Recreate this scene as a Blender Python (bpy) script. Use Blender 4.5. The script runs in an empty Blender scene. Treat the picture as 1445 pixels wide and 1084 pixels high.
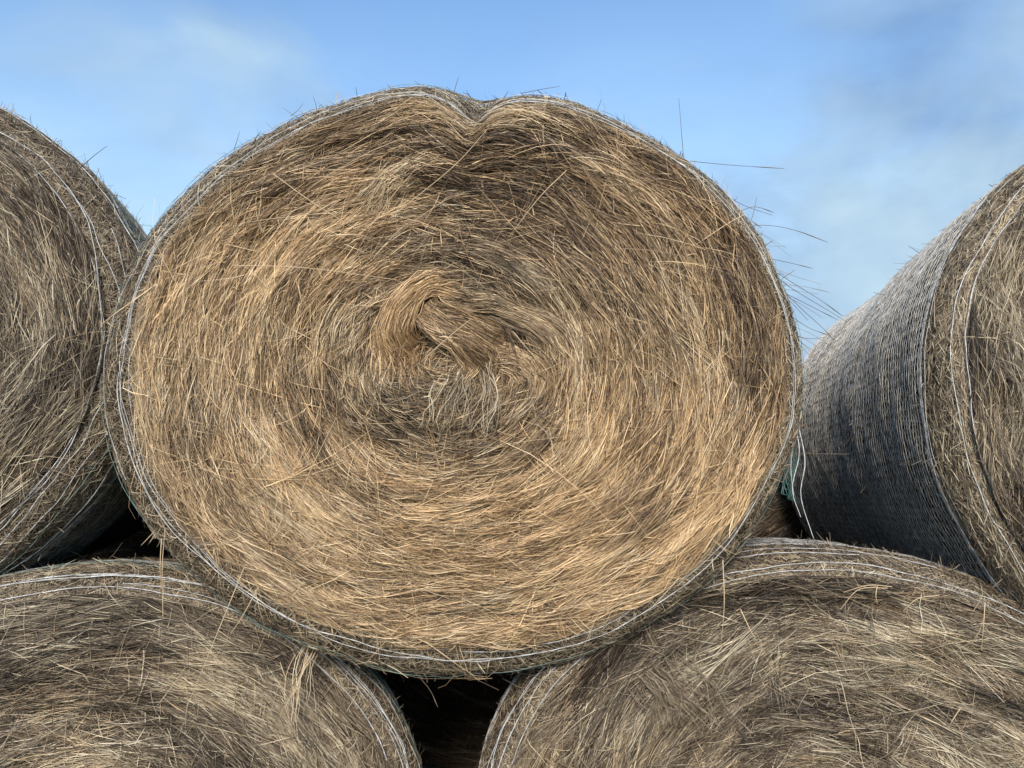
import bpy, math
import numpy as np
from mathutils import Matrix, Vector

# ------------------------------------------------------------------ camera, sky, sun, exposure
SC = bpy.context.scene
COL = SC.collection
CAM_Z = 1.73
FPX, CX, CY = 1086.0, 722.5, 542.0          # focal length and centre in photo pixels (1445 x 1084)
cam_d = bpy.data.cameras.new('camera')
cam_d.sensor_width = 36.0
cam_d.lens = 36.0 * FPX / 1445.0
cam_d.clip_start = 0.05
cam_d.clip_end = 5000
cam = bpy.data.objects.new('camera', cam_d)
COL.objects.link(cam)
cam.location = (0, 0, CAM_Z)
cam.rotation_euler = (math.radians(90), 0, 0)
SC.camera = cam

SUN_EL, SUN_AZ = 36.0, 185.0                # azimuth clockwise from +Y (the view direction): behind the camera
SUN_STRENGTH, SKY_STRENGTH, EXPOSURE = 2.9, 0.15, 0.54
world = bpy.data.worlds.new('World')
SC.world = world
world.use_nodes = True
nt = world.node_tree
nt.nodes.clear()
N = nt.nodes.new
out = N('ShaderNodeOutputWorld')
bg = N('ShaderNodeBackground')
bg.inputs['Strength'].default_value = SKY_STRENGTH
sky = N('ShaderNodeTexSky')
sky.sky_type = 'NISHITA'
sky.sun_disc = False
sky.sun_elevation = math.radians(SUN_EL)
sky.sun_rotation = math.radians(SUN_AZ)
sky.air_density, sky.dust_density, sky.ozone_density = 1.0, 0.2, 0.7
tc = N('ShaderNodeTexCoord')
mp = N('ShaderNodeMapping')
mp.inputs['Scale'].default_value = (1.5, 1.5, 2.6)
mp.inputs['Location'].default_value = (1.3, 0.7, 0.4)
n1 = N('ShaderNodeTexNoise')
n1.inputs['Scale'].default_value = 1.7
n1.inputs['Detail'].default_value = 7
n1.inputs['Roughness'].default_value = 0.5
n1.inputs['Distortion'].default_value = 0.35
rp = N('ShaderNodeValToRGB')
rp.color_ramp.interpolation = 'EASE'
rp.color_ramp.elements[0].position = 0.40
rp.color_ramp.elements[1].position = 0.66
sep = N('ShaderNodeSeparateXYZ')
gx = N('ShaderNodeMapRange')                # more cloud to the right and towards the horizon
gx.inputs['From Min'].default_value = -0.5
gx.inputs['From Max'].default_value = 0.6
gx.inputs['To Min'].default_value = 0.75
gx.inputs['To Max'].default_value = 1.0
mul = N('ShaderNodeMath'); mul.operation = 'MULTIPLY'
mix = N('ShaderNodeMix'); mix.data_type = 'RGBA'
CLOUD = (1.22, 2.02, 3.25, 1)
L = nt.links.new
L(tc.outputs['Generated'], mp.inputs['Vector'])
L(mp.outputs['Vector'], n1.inputs['Vector'])
L(n1.outputs['Fac'], rp.inputs['Fac'])
L(tc.outputs['Generated'], sep.inputs['Vector'])
L(sep.outputs['X'], gx.inputs['Value'])
L(rp.outputs['Color'], mul.inputs[0])
L(gx.outputs['Result'], mul.inputs[1])
hz = N('ShaderNodeMapRange')                # thin cloud closes up towards the horizon
hz.interpolation_type = 'SMOOTHSTEP'
hz.inputs['From Min'].default_value = 0.0
hz.inputs['From Max'].default_value = 0.50
hz.inputs['To Min'].default_value = 0.97
hz.inputs['To Max'].default_value = 0.0
mx = N('ShaderNodeMath'); mx.operation = 'MAXIMUM'
L(sep.outputs['Z'], hz.inputs['Value'])
L(hz.outputs['Result'], mx.inputs[0])
L(mul.outputs['Value'], mx.inputs[1])
L(mx.outputs['Value'], mix.inputs['Factor'])
n2 = N('ShaderNodeTexNoise')                # brighter and greyer parts of the cloud
n2.inputs['Scale'].default_value = 2.3
n2.inputs['Detail'].default_value = 6
n2.inputs['Roughness'].default_value = 0.5
n2.inputs['Distortion'].default_value = 0.25
cr = N('ShaderNodeValToRGB')
cr.color_ramp.elements[0].position = 0.36
cr.color_ramp.elements[0].color = (0.86, 0.90, 0.96, 1)
cr.color_ramp.elements[1].position = 0.68
cr.color_ramp.elements[1].color = (2.05, 1.66, 1.22, 1)
cm = N('ShaderNodeMix'); cm.data_type = 'RGBA'; cm.blend_type = 'MULTIPLY'
cm.inputs['Factor'].default_value = 1.0
L(mp.outputs['Vector'], n2.inputs['Vector'])
L(n2.outputs['Fac'], cr.inputs['Fac'])
L(cr.outputs['Color'], cm.inputs['B'])
hs = N('ShaderNodeHueSaturation')
hs.inputs['Saturation'].default_value = 1.14
L(sky.outputs['Color'], hs.inputs['Color'])
L(hs.outputs['Color'], mix.inputs['A'])
cm.inputs['A'].default_value = CLOUD
L(cm.outputs['Result'], mix.inputs['B'])
L(mix.outputs['Result'], bg.inputs['Color'])
L(bg.outputs['Background'], out.inputs['Surface'])

sd = bpy.data.lights.new('sun', 'SUN')
sd.energy = SUN_STRENGTH
sd.angle = math.radians(19)
sd.color = (1.0, 0.92, 0.82)
sun = bpy.data.objects.new('sun', sd)
COL.objects.link(sun)
_e, _a = math.radians(SUN_EL), math.radians(SUN_AZ)
sdir = Vector((math.sin(_a) * math.cos(_e), math.cos(_a) * math.cos(_e), math.sin(_e)))
sun.rotation_euler = sdir.to_track_quat('Z', 'Y').to_euler()
sun.location = sdir * 20 + Vector((0, 0, 2))

SC.view_settings.view_transform = 'Standard'
SC.view_settings.look = 'None'
SC.view_settings.exposure = EXPOSURE
SC.view_settings.gamma = 1
SC.render.engine = 'CYCLES'
SC.cycles.max_bounces = 6
SC.cycles.diffuse_bounces = 3

# ------------------------------------------------------------------ numeric helpers
def hash01(ix, iy, seed):
    h = (ix.astype(np.int64) * 374761393 + iy.astype(np.int64) * 668265263 + seed * 974634777) & 0xFFFFFFFF
    h = ((h ^ (h >> 13)) * 1274126177) & 0xFFFFFFFF
    h = ((h ^ (h >> 16)) * 2246822519) & 0xFFFFFFFF
    return ((h ^ (h >> 15)) & 0xFFFFFF) / float(0xFFFFFF)


def noise(x, y, seed=0, octaves=2):
    """smooth value noise in -1..1"""
    x, y = np.broadcast_arrays(np.asarray(x, float), np.asarray(y, float))
    tot, amp, norm = np.zeros(x.shape), 1.0, 0.0
    for o in range(octaves):
        fx, fy = np.floor(x), np.floor(y)
        u, v = x - fx, y - fy
        u, v = u * u * (3 - 2 * u), v * v * (3 - 2 * v)
        s = seed + 31 * o
        a, b = hash01(fx, fy, s), hash01(fx + 1, fy, s)
        c, d = hash01(fx, fy + 1, s), hash01(fx + 1, fy + 1, s)
        tot += amp * ((a * (1 - u) + b * u) * (1 - v) + (c * (1 - u) + d * u) * v)
        norm += amp
        amp *= 0.5
        x, y = x * 2.03 + 7.1, y * 2.03 + 3.7
    return 2 * tot / norm - 1


def sstep(a, b, x):
    t = np.clip((x - a) / (b - a), 0, 1)
    return t * t * (3 - 2 * t)


def unit(v):
    return v / np.maximum(np.linalg.norm(v, axis=-1, keepdims=True), 1e-9)


class MeshPile:
    """collects pieces of geometry for ONE mesh object, with two float attributes per vertex"""

    def __init__(self):
        self.v, self.f, self.t, self.w, self.m, self.n = [], [], [], [], [], 0

    def add(self, verts, quads, tone, warm, mat=0):
        verts = verts.reshape(-1, 3)
        self.v.append(verts)
        self.f.append(quads.reshape(-1, 4) + self.n)
        self.t.append(np.broadcast_to(tone, (len(verts),)).astype(np.float32))
        self.w.append(np.broadcast_to(warm, (len(verts),)).astype(np.float32))
        self.m.append(np.full(len(quads.reshape(-1, 4)), mat, np.int32))
        self.n += len(verts)

    def ribbons(self, P, half, ref, roll, tone, warm, mat=0):
        """P (n,k,3) centre lines, half (n,k) half widths, ref (n,k,3) outward normals, roll (n,) radians"""
        n, k = P.shape[:2]
        T = np.empty_like(P)
        T[:, 1:-1] = P[:, 2:] - P[:, :-2]
        T[:, 0] = P[:, 1] - P[:, 0]
        T[:, -1] = P[:, -1] - P[:, -2]
        T = unit(T)
        S = unit(np.cross(T, ref))
        B = np.cross(S, T)
        c, s = np.cos(roll)[:, None, None], np.sin(roll)[:, None, None]
        D = (S * c + B * s) * half[..., None]
        V = np.stack([P - D, P + D], axis=2)
        base = np.arange(n)[:, None] * (k * 2) + np.arange(k - 1)[None] * 2
        Q = np.stack([base, base + 1, base + 3, base + 2], axis=-1)
        self.add(V, Q, np.repeat(tone, k * 2), np.repeat(warm, k * 2), mat)

    def tube(self, P, r, tone=0.5, warm=0.5, sides=4, mat=0, closed=False):
        """one round string along P (k,3); r scalar or (k,)"""
        P = np.asarray(P, float)
        k = len(P)
        r = np.broadcast_to(r, (k,))
        if closed:
            T = unit(np.roll(P, -1, 0) - np.roll(P, 1, 0))
        else:
            T = unit(np.gradient(P, axis=0))
        up = np.array([0.31, -0.83, 0.47])
        S = unit(np.cross(T, up))
        B = np.cross(S, T)
        a = np.arange(sides) * 2 * math.pi / sides
        V = P[:, None] + r[:, None, None] * (S[:, None] * np.cos(a)[None, :, None] + B[:, None] * np.sin(a)[None, :, None])
        i = np.arange(k if closed else k - 1)[:, None]
        j = np.arange(sides)[None]
        i2, j2 = (i + 1) % k, (j + 1) % sides
        Q = np.stack([i * sides + j, i * sides + j2, i2 * sides + j2, i2 * sides + j], axis=-1)
        self.add(V, Q, tone, warm, mat)

    def build(self, name, mats, parent=None):
        V = np.concatenate(self.v).astype(np.float32)
        F = np.concatenate(self.f).astype(np.int32)
        me = bpy.data.meshes.new(name)
        me.vertices.add(len(V))
        me.vertices.foreach_set('co', V.ravel())
        me.loops.add(F.size)
        me.loops.foreach_set('vertex_index', F.ravel())
        me.polygons.add(len(F))
        me.polygons.foreach_set('loop_start', np.arange(0, F.size, 4, dtype=np.int32))
        for m in mats:
            me.materials.append(m)
        me.polygons.foreach_set('material_index', np.concatenate(self.m))
        me.polygons.foreach_set('use_smooth', np.ones(len(F), bool))
        for nm, arr in (('tone', self.t), ('warm', self.w)):
            at = me.attributes.new(nm, 'FLOAT', 'POINT')
            at.data.foreach_set('value', np.concatenate(arr))
        me.update(calc_edges=True)
        ob = bpy.data.objects.new(name, me)
        COL.objects.link(ob)
        if parent is not None:
            ob.parent = parent
        return ob


# ------------------------------------------------------------------ materials (all node based)
def new_mat(name):
    m = bpy.data.materials.new(name)
    m.use_nodes = True
    t = m.node_tree
    return m, t, t.nodes['Principled BSDF']


def ramp(t, stops):
    r = t.nodes.new('ShaderNodeValToRGB')
    el = r.color_ramp.elements
    while len(el) < len(stops):
        el.new(0.5)
    for e, (p, c) in zip(el, stops):
        e.position = p
        e.color = (*c, 1)
    return r


def straw_material(name, stops, grey, gold):
    m, t, b = new_mat(name)
    a1 = t.nodes.new('ShaderNodeAttribute'); a1.attribute_name = 'tone'
    a2 = t.nodes.new('ShaderNodeAttribute'); a2.attribute_name = 'warm'
    tcn = t.nodes.new('ShaderNodeTexCoord')
    ns = t.nodes.new('ShaderNodeTexNoise')
    ns.inputs['Scale'].default_value = 70
    ns.inputs['Detail'].default_value = 2
    ad = t.nodes.new('ShaderNodeMath'); ad.operation = 'MULTIPLY_ADD'      # blotches along the stalks
    ad.inputs[1].default_value = 0.30
    sb = t.nodes.new('ShaderNodeMath'); sb.operation = 'SUBTRACT'
    sb.inputs[1].default_value = 0.15
    r = ramp(t, stops)
    hue = t.nodes.new('ShaderNodeMix'); hue.data_type = 'RGBA'
    hue.inputs['A'].default_value = (*grey, 1)
    hue.inputs['B'].default_value = (*gold, 1)
    mm = t.nodes.new('ShaderNodeMix'); mm.data_type = 'RGBA'; mm.blend_type = 'MULTIPLY'
    mm.inputs['Factor'].default_value = 1
    k = t.links.new
    k(tcn.outputs['Object'], ns.inputs['Vector'])
    k(ns.outputs['Fac'], ad.inputs[0]); k(a1.outputs['Fac'], ad.inputs[2])
    k(ad.outputs[0], sb.inputs[0]); k(sb.outputs[0], r.inputs['Fac'])
    k(a2.outputs['Fac'], hue.inputs['Factor'])
    k(r.outputs['Color'], mm.inputs['A']); k(hue.outputs['Result'], mm.inputs['B'])
    k(mm.outputs['Result'], b.inputs['Base Color'])
    b.inputs['Roughness'].default_value = 0.55
    b.inputs['Specular IOR Level'].default_value = 0.35
    return m


STOPS = [(0.0, (0.020, 0.014, 0.010)), (0.25, (0.080, 0.057, 0.040)), (0.5, (0.255, 0.190, 0.132)),
         (0.75, (0.52, 0.41, 0.285)), (1.0, (0.80, 0.68, 0.50))]
M_STRAW = straw_material('straw', STOPS, (0.93, 0.97, 0.93), (1.17, 0.96, 0.69))


def core_material():
    m, t, b = new_mat('packed_hay')
    tcn = t.nodes.new('ShaderNodeTexCoord')
    ns = t.nodes.new('ShaderNodeTexNoise')
    ns.inputs['Scale'].default_value = 45
    ns.inputs['Detail'].default_value = 8
    ns.inputs['Roughness'].default_value = 0.7
    r = ramp(t, [(0.3, (0.035, 0.025, 0.016)), (0.55, (0.10, 0.072, 0.045)), (0.8, (0.20, 0.15, 0.095))])
    bp = t.nodes.new('ShaderNodeBump')
    bp.inputs['Strength'].default_value = 0.8
    bp.inputs['Distance'].default_value = 0.02
    k = t.links.new
    k(tcn.outputs['Object'], ns.inputs['Vector'])
    k(ns.outputs['Fac'], r.inputs['Fac']); k(ns.outputs['Fac'], bp.inputs['Height'])
    k(r.outputs['Color'], b.inputs['Base Color']); k(bp.outputs['Normal'], b.inputs['Normal'])
    b.inputs['Roughness'].default_value = 0.9
    b.inputs['Specular IOR Level'].default_value = 0.1
    return m


M_CORE = core_material()


def twine_material(name, c1, c2):
    m, t, b = new_mat(name)
    tcn = t.nodes.new('ShaderNodeTexCoord')
    ns = t.nodes.new('ShaderNodeTexNoise')
    ns.inputs['Scale'].default_value = 60
    r = ramp(t, [(0.35, c1), (0.65, c2)])
    t.links.new(tcn.outputs['Object'], ns.inputs['Vector'])
    t.links.new(ns.outputs['Fac'], r.inputs['Fac'])
    t.links.new(r.outputs['Color'], b.inputs['Base Color'])
    b.inputs['Roughness'].default_value = 0.45
    return m


M_WHITE = twine_material('white_twine', (0.50, 0.50, 0.48), (0.84, 0.84, 0.81))
M_TEAL = twine_material('green_twine', (0.10, 0.21, 0.18), (0.30, 0.42, 0.38))
M_TEALDARK = twine_material('deep_green_twine', (0.03, 0.13, 0.11), (0.12, 0.26, 0.23))
M_GREYNET = twine_material('grey_twine', (0.36, 0.36, 0.34), (0.66, 0.66, 0.63))


# ------------------------------------------------------------------ a round bale
class Bale:
    """local frame: x right, y back along the roll, z up from the bale's lowest line; face near y = 0"""
    RS = 0.09                       # depth of the rounded shoulder

    def __init__(self, name_seed, centre, a, b, length, yaw=0, pitch=0, hub=(0, 0), notch=None,
                 taper=0.05, bulge=0.03, tone=0.5, warm=0.5, zones=(), lump=1.0, rimset=(0.93, 0.0, 0.0), rs=0.09, bandk=0.28):
        self.seed, self.a, self.b, self.len = name_seed, a, b, length
        self.hub = np.array([hub[0], hub[1] + b])
        self.hubc = hub
        self.notch, self.taper, self.bulge = notch, taper, bulge
        self.tone, self.warm, self.lumps = tone, warm, lump
        self.rng = np.random.default_rng(name_seed)
        self.rimset, self.RS, self.bandk = rimset, rs, bandk
        self.root = bpy.data.objects.new('hay_bale', None)
        self.root.empty_display_size = 0.2
        COL.objects.link(self.root)
        R = Matrix.Rotation(math.radians(yaw), 4, 'Z') @ Matrix.Rotation(math.radians(pitch), 4, 'X')
        base = Vector(centre) - (R @ Vector((0, 0, b)))
        self.mat = Matrix.Translation(base) @ R
        self.root.matrix_world = self.mat
        self.M = np.array(self.mat)
        self.Mi = np.array(self.mat.inverted())
        self.zones = [(*self.px(z[0], z[1]), z[2] * 0.0016, z[3] * 0.0016, z[4], z[5]) for z in zones]

    # --- photo pixel -> local point on the face plane (y = 0)
    def px(self, u, v):
        d = np.array([(u - CX) / FPX, 1.0, -(v - CY) / FPX])
        o = np.array([0, 0, CAM_Z, 1.0])
        ol = (self.Mi @ o)[:3]
        dl = self.Mi[:3, :3] @ d
        p = ol + dl * (-ol[1] / dl[1])
        return p[0], p[2]

    def world_px(self, P):
        W = P @ self.M[:3, :3].T + self.M[:3, 3]
        d = np.maximum(W[..., 1], 0.05)
        return CX + FPX * W[..., 0] / d, CY - FPX * (W[..., 2] - CAM_Z) / d

    def to_local(self, W):
        return np.asarray(W) @ self.Mi[:3, :3].T + self.Mi[:3, 3]

    # --- shape
    def rim(self, al):
        """distance from the hub to the ellipse in direction al"""
        c, s = np.cos(al), np.sin(al)
        hx, hz = self.hubc
        A = (c / self.a) ** 2 + (s / self.b) ** 2
        Bq = hx * c / self.a ** 2 + hz * s / self.b ** 2
        Cq = (hx / self.a) ** 2 + (hz / self.b) ** 2 - 1
        return (-Bq + np.sqrt(Bq * Bq - A * Cq)) / A

    def rr(self, al):
        """share of the radius where the flat face ends and the shoulder starts"""
        m, c, s = self.rimset
        return m + c * np.cos(al) + s * np.sin(al)

    def polar(self, p):
        d = p - self.hub
        al = np.arctan2(d[..., 1], d[..., 0])
        r = np.hypot(d[..., 0], d[..., 1])
        return r / self.rim(al), al, r

    def face_y(self, rho, al):
        RR = self.rr(al)
        q = np.clip((rho - RR) / (1 - RR), 0, 0.999)
        y = -self.bulge * (1 - np.minimum(rho / RR, 1) ** 2) + self.RS * (1 - np.sqrt(1 - q * q))
        fade = 1 - sstep(0.93, 1.02, rho / RR)
        ca, sa = np.cos(al), np.sin(al)
        sd = self.seed
        # rolled layers: ridges that run round the hub, plus soft lumps
        ring = noise(rho * 9 + 2.2 * noise(ca * 1.5 + 5, sa * 1.5 + 2, sd + 3), al * 1.1 + 40, sd + 5, 2)
        ring2 = noise(rho * 22, ca * 3.0 + sa * 2.0 + 9, sd + 6, 2)
        lumpn = noise(rho * ca * 4 + 30, rho * sa * 4 + 30, sd + 7, 2)
        y = y - self.lumps * fade * (0.018 * ring + 0.014 * ring2 + 0.018 * lumpn)
        for (zx, zz, sx, sz, depth) in getattr(self, 'pits', ()):
            px_ = self.hub[0] + rho * self.rim(al) * ca
            pz_ = self.hub[1] + rho * self.rim(al) * sa
            y = y + depth * np.exp(-((px_ - zx) / sx) ** 2 - ((pz_ - zz) / sz) ** 2)
        return y

    def warp(self, P):
        """outline wobble and the cleft where the roll has folded; acts on whole points"""
        p = P[..., [0, 2]]
        rho, al, r = self.polar(p)
        s = 0.010 * noise(np.cos(al) * 2.2 + 11, np.sin(al) * 2.2 + 4, self.seed + 9, 3) * sstep(0.5, 1.0, rho)
        if self.notch:
            ang, depth, width = self.notch
            da = (al - ang + math.pi) % (2 * math.pi) - math.pi
            w = np.exp(-np.abs(da / width) ** 1.4)
            lobe = np.exp(-((np.abs(da) - 2.6 * width) / (1.5 * width)) ** 2)
            back = 1 - 0.70 * sstep(0.0, 0.13, P[..., 1])
            s = s - (depth * w * back - 0.012 * lobe) * sstep(0.5, 0.95, rho)
            crease = np.exp(-(da / (0.45 * width)) ** 2) * sstep(0.62, 0.9, rho) * (1 - sstep(0.0, 0.09, P[..., 1]))
        q = P.copy()
        q[..., 0] = self.hub[0] + (p[..., 0] - self.hub[0]) * (1 + s)
        q[..., 2] = self.hub[1] + (p[..., 1] - self.hub[1]) * (1 + s)
        if self.notch:
            q[..., 1] += 0.035 * crease
        return q

    def side_pt(self, q, al):
        """q in 0..1 round the shoulder, q > 1: metres + 1 along the side. Returns points and normals"""
        ps = np.clip(q, 0, 1) * math.pi / 2
        rho = self.rr(al) + (1 - self.rr(al)) * np.sin(ps)
        y = self.RS * (1 - np.cos(ps)) + np.maximum(q - 1, 0)
        t = np.clip((y - self.RS) / (self.len - self.RS), 0, 1)
        rho = rho * (1 - self.taper * sstep(0, 0.75, t))
        end = sstep(0.93, 1.0, t)
        rho = rho * (1 - 0.05 * end * end)
        R = self.rim(al) * rho
        c, s = np.cos(al), np.sin(al)
        P = np.stack([self.hub[0] + R * c, y + 0 * R, self.hub[1] + R * s], -1)
        ex = (P[..., 0]) / self.a ** 2
        ez = (P[..., 2] - self.b) / self.b ** 2
        rad = unit(np.stack([ex, 0 * ex, ez], -1))
        n = rad * np.sin(ps)[..., None] + np.array([0, -1.0, 0]) * np.cos(ps)[..., None]
        lump = 0.007 * noise(al * 5 + 3, y * 9, self.seed + 13, 2)
        return P + n * lump[..., None], unit(n)

    # --- the packed roll itself
    def core(self, pile):
        na = 256
        al = np.linspace(-math.pi, math.pi, na, endpoint=False)
        rows = []
        for f in np.linspace(0.004, 1, 60):
            rho = f * self.rr(al)
            R = self.rim(al) * rho
            y = self.face_y(rho, al) + 0.010
            rows.append(np.stack([self.hub[0] + R * np.cos(al), y, self.hub[1] + R * np.sin(al)], -1))
        for q in np.linspace(0.12, 1, 8):
            P, n = self.side_pt(np.full(na, q), al)
            rows.append(P - n * 0.008)
        for yy in np.linspace(0.04, self.len - self.RS, 26):
            P, n = self.side_pt(np.full(na, 1 + yy), al)
            rows.append(P - n * 0.008)
        last = rows[-1]
        for k in (0.92, 0.6, 0.25, 0.004):
            p = last.copy()
            p[:, 0] = self.hub[0] + (last[:, 0] - self.hub[0]) * k
            p[:, 2] = self.hub[1] + (last[:, 2] - self.hub[1]) * k
            p[:, 1] = self.len + 0.02 * (1 - k)
            rows.append(p)
        V = self.warp(np.stack(rows))
        nr = len(rows)
        i = np.arange(nr - 1)[:, None]
        j = np.arange(na)[None]
        j2 = (j + 1) % na
        Q = np.stack([i * na + j, (i + 1) * na + j, (i + 1) * na + j2, i * na + j2], -1)
        pile.add(V, Q, self.tone * 0.6, self.warm, 1)

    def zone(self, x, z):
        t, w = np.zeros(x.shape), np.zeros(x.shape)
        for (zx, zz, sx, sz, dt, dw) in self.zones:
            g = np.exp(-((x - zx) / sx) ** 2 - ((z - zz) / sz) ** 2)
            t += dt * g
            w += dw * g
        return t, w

    def in_view(self, x, z, margin=110):
        P = np.stack([x, 0 * x, z], -1)
        u, v = self.world_px(P)
        return (u > -margin) & (u < 1445 + margin) & (v > -margin) & (v < 1084 + margin)

    # --- hay on the face, lock by lock
    def face(self, pile, n_locks, per_lock, messy=0.07, length=0.165, width=(0.00028, 0.00066), hcoh=0.24, k=5, lift=1.0, jit=0.070, tadd=0.0, wdr=(0.005, 0.018)):
        rng = self.rng
        m = int(n_locks * 1.9)
        c = np.stack([rng.uniform(-self.a, self.a, m), rng.uniform(0, 2 * self.b, m)], -1)
        rho, al, r = self.polar(c)
        keep = (rho < self.rr(al) * (0.995 - 0.03 * rng.random(m))) & (self.in_view(c[:, 0], c[:, 1]) | (rng.random(m) < 0.10))
        c = c[keep]
        rho, al, r = self.polar(c)
        n = len(c)
        # flow: tangent of the ellipse family round the hub
        e = 1e-3
        R = self.rim(al)
        dR = (self.rim(al + e) - R) / e
        er = np.stack([np.cos(al), np.sin(al)], -1)
        et = np.stack([-np.sin(al), np.cos(al)], -1)
        tan = unit(er * dR[:, None] + et * R[:, None])
        sd = self.seed
        ang = np.arctan2(tan[:, 1], tan[:, 0])
        phi = hcoh * noise(c[:, 0] * 6 + 50, c[:, 1] * 6 + 50, sd + 17, 2) + rng.normal(0, 0.11, n)
        wild = rng.random(n) < messy
        phi += np.where(wild, rng.normal(0, 0.7, n), 0)
        ang = ang + phi
        flip = rng.random(n) < 0.5
        ang = ang + np.where(flip, math.pi, 0)
        Ls = np.clip(rng.lognormal(math.log(length), 0.35, n), 0.05, 0.42) * np.clip(0.35 + rho * 1.2, 0.4, 1)
        wd = rng.uniform(wdr[0], wdr[1], n)
        h0 = (0.001 + 0.022 * rng.random(n) ** 1.6) * lift
        band = noise(rho * 12 + 1.5 * noise(np.cos(al) * 2, np.sin(al) * 2, sd + 3), al * 1.3 + 10, sd + 21, 2)
        patch = noise(c[:, 0] * 7 + 20, c[:, 1] * 7 + 70, sd + 22, 2)
        zt, zw = self.zone(c[:, 0], c[:, 1])
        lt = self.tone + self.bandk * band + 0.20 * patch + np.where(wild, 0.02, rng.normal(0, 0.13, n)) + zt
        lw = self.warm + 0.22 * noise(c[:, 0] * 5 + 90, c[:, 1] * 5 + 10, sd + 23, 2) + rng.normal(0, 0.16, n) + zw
        curv = np.cos(phi) / np.maximum(r, 0.10) * rng.uniform(0.5, 1.1, n) * np.where(flip, 1, 1)
        # strands
        wd = np.where(wild, wd * 1.6, wd)
        cnt = np.maximum(4, rng.poisson(2.0 * per_lock * (wd / 0.015) * np.where(wild, 0.28, 1.0), n))
        I = np.repeat(np.arange(n), cnt)
        s = len(I)
        lat = rng.normal(0, 1, s)
        a_ = ang[I] + rng.normal(0, 1, s) * np.where(wild[I], 0.35, jit) + np.where(rng.random(s) < 0.06, rng.normal(0, 0.5, s), 0)
        d = np.stack([np.cos(a_), np.sin(a_)], -1)
        nd = np.stack([-d[:, 1], d[:, 0]], -1)
        inward = np.sign(np.sum(nd * (self.hub - c[I]), -1))
        ln = Ls[I] * rng.uniform(0.45, 1.15, s)
        mid = c[I] + d * (rng.normal(0, 0.22, s) * Ls[I])[:, None] + nd * (lat * wd[I] * 0.5)[:, None]
        kap = curv[I] * inward + rng.normal(0, 0.6, s)
        t = np.linspace(-0.5, 0.5, k)[None]
        l = t * ln[:, None]
        bend2 = rng.normal(0, 2.0, s)
        p = mid[:, None] + d[:, None] * l[..., None] + nd[:, None] * (0.5 * kap[:, None] * l * l + bend2[:, None] * l ** 3)[..., None]
        rh, aa, rr = self.polar(p)
        lim = self.rr(aa) + 0.10 * (1 - self.rr(aa))
        over = np.maximum(rh / lim, 1)
        p = self.hub + (p - self.hub) / over[..., None]
        rh = np.minimum(rh, lim)
        dome = np.exp(-lat ** 2 * 0.6)
        hgt = h0[I] + 0.009 * lift * dome * (wd[I] / 0.015) + rng.uniform(-0.003, 0.003, s)
        tip = np.where(rng.random(s) < 0.16, rng.exponential(0.010, s) * lift, -0.010)
        tip2 = np.where(rng.random(s) < 0.05, rng.exponential(0.012, s) * lift, -0.012)
        y = self.face_y(rh, aa) - hgt[:, None] - tip[:, None] * np.clip(2 * t, 0, 1) ** 2 - tip2[:, None] * np.clip(-2 * t, 0, 1) ** 2
        P = np.stack([p[..., 0], y, p[..., 1]], -1)
        P = self.warp(P)
        w0 = rng.uniform(width[0], width[1], s) * np.where(rng.random(s) < 0.05, 1.6, 1)
        half = w0[:, None] * np.clip(1.15 - 1.3 * np.abs(t + 0.12) ** 1.5 * 2, 0.25, 1)
        ref = np.broadcast_to(np.array([0, -1.0, 0]), P.shape)
        tone = lt[I] + tadd - 0.05 + rng.normal(0, 0.23, s) + np.where(rng.random(s) < 0.14, 0.26, 0)
        warm = np.clip(lw[I] + rng.normal(0, 0.12, s), 0, 1)
        pile.ribbons(P, half, ref, rng.normal(0, 0.75, s), np.clip(tone, 0.02, 1), warm)

    # --- single stalks lying every way across the face
    def stray(self, pile, n, length=0.12, tone=0.72, lift=0.016, focus=None, wm=1.0):
        rng = self.rng
        c = np.stack([rng.uniform(-self.a, self.a, n * 2), rng.uniform(0, 2 * self.b, n * 2)], -1)
        rho, al, r = self.polar(c)
        c = c[(rho < 0.86) & self.in_view(c[:, 0], c[:, 1], 20)]
        if focus:
            c = np.array(self.px(focus[0], focus[1])) + rng.normal(0, 1, (n, 2)) * np.array(focus[2:]) * 0.0016
        s, k = len(c), 6
        rho, al, r = self.polar(c)
        base = al + math.pi / 2
        a_ = np.where(rng.random(s) < 0.62, base + rng.normal(0, 0.4, s), rng.uniform(0, 2 * math.pi, s))
        a_ = np.where(rng.random(s) < 0.2, -math.pi / 2 + rng.normal(0, 0.35, s), a_)
        d = np.stack([np.cos(a_), np.sin(a_)], -1)
        nd = np.stack([-d[:, 1], d[:, 0]], -1)
        ln = np.clip(rng.lognormal(math.log(length), 0.5, s), 0.03, 0.34)
        t = np.linspace(0, 1, k)[None]
        l = t * ln[:, None]
        p = c[:, None] + d[:, None] * l[..., None] + nd[:, None] * (rng.normal(0, 2.0, s)[:, None] * l * l)[..., None]
        rh, aa, rr = self.polar(p)
        over = np.maximum(rh / 0.985, 1)
        p = self.hub + (p - self.hub) / over[..., None]
        rh = np.minimum(rh, 0.985)
        up = rng.exponential(lift, s)
        y = self.face_y(rh, aa) - 0.024 - up[:, None] * t ** 1.5 * np.where(rng.random(s) < 0.4, 1.2, 0.3)[:, None] - 0.006 * np.sin(t * math.pi)
        P = self.warp(np.stack([p[..., 0], y, p[..., 1]], -1))
        half = wm * rng.uniform(0.00045, 0.0010, s)[:, None] * np.clip(1.2 - t * 0.9, 0.3, 1)
        ref = np.broadcast_to(np.array([0, -1.0, 0]), P.shape)
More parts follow.
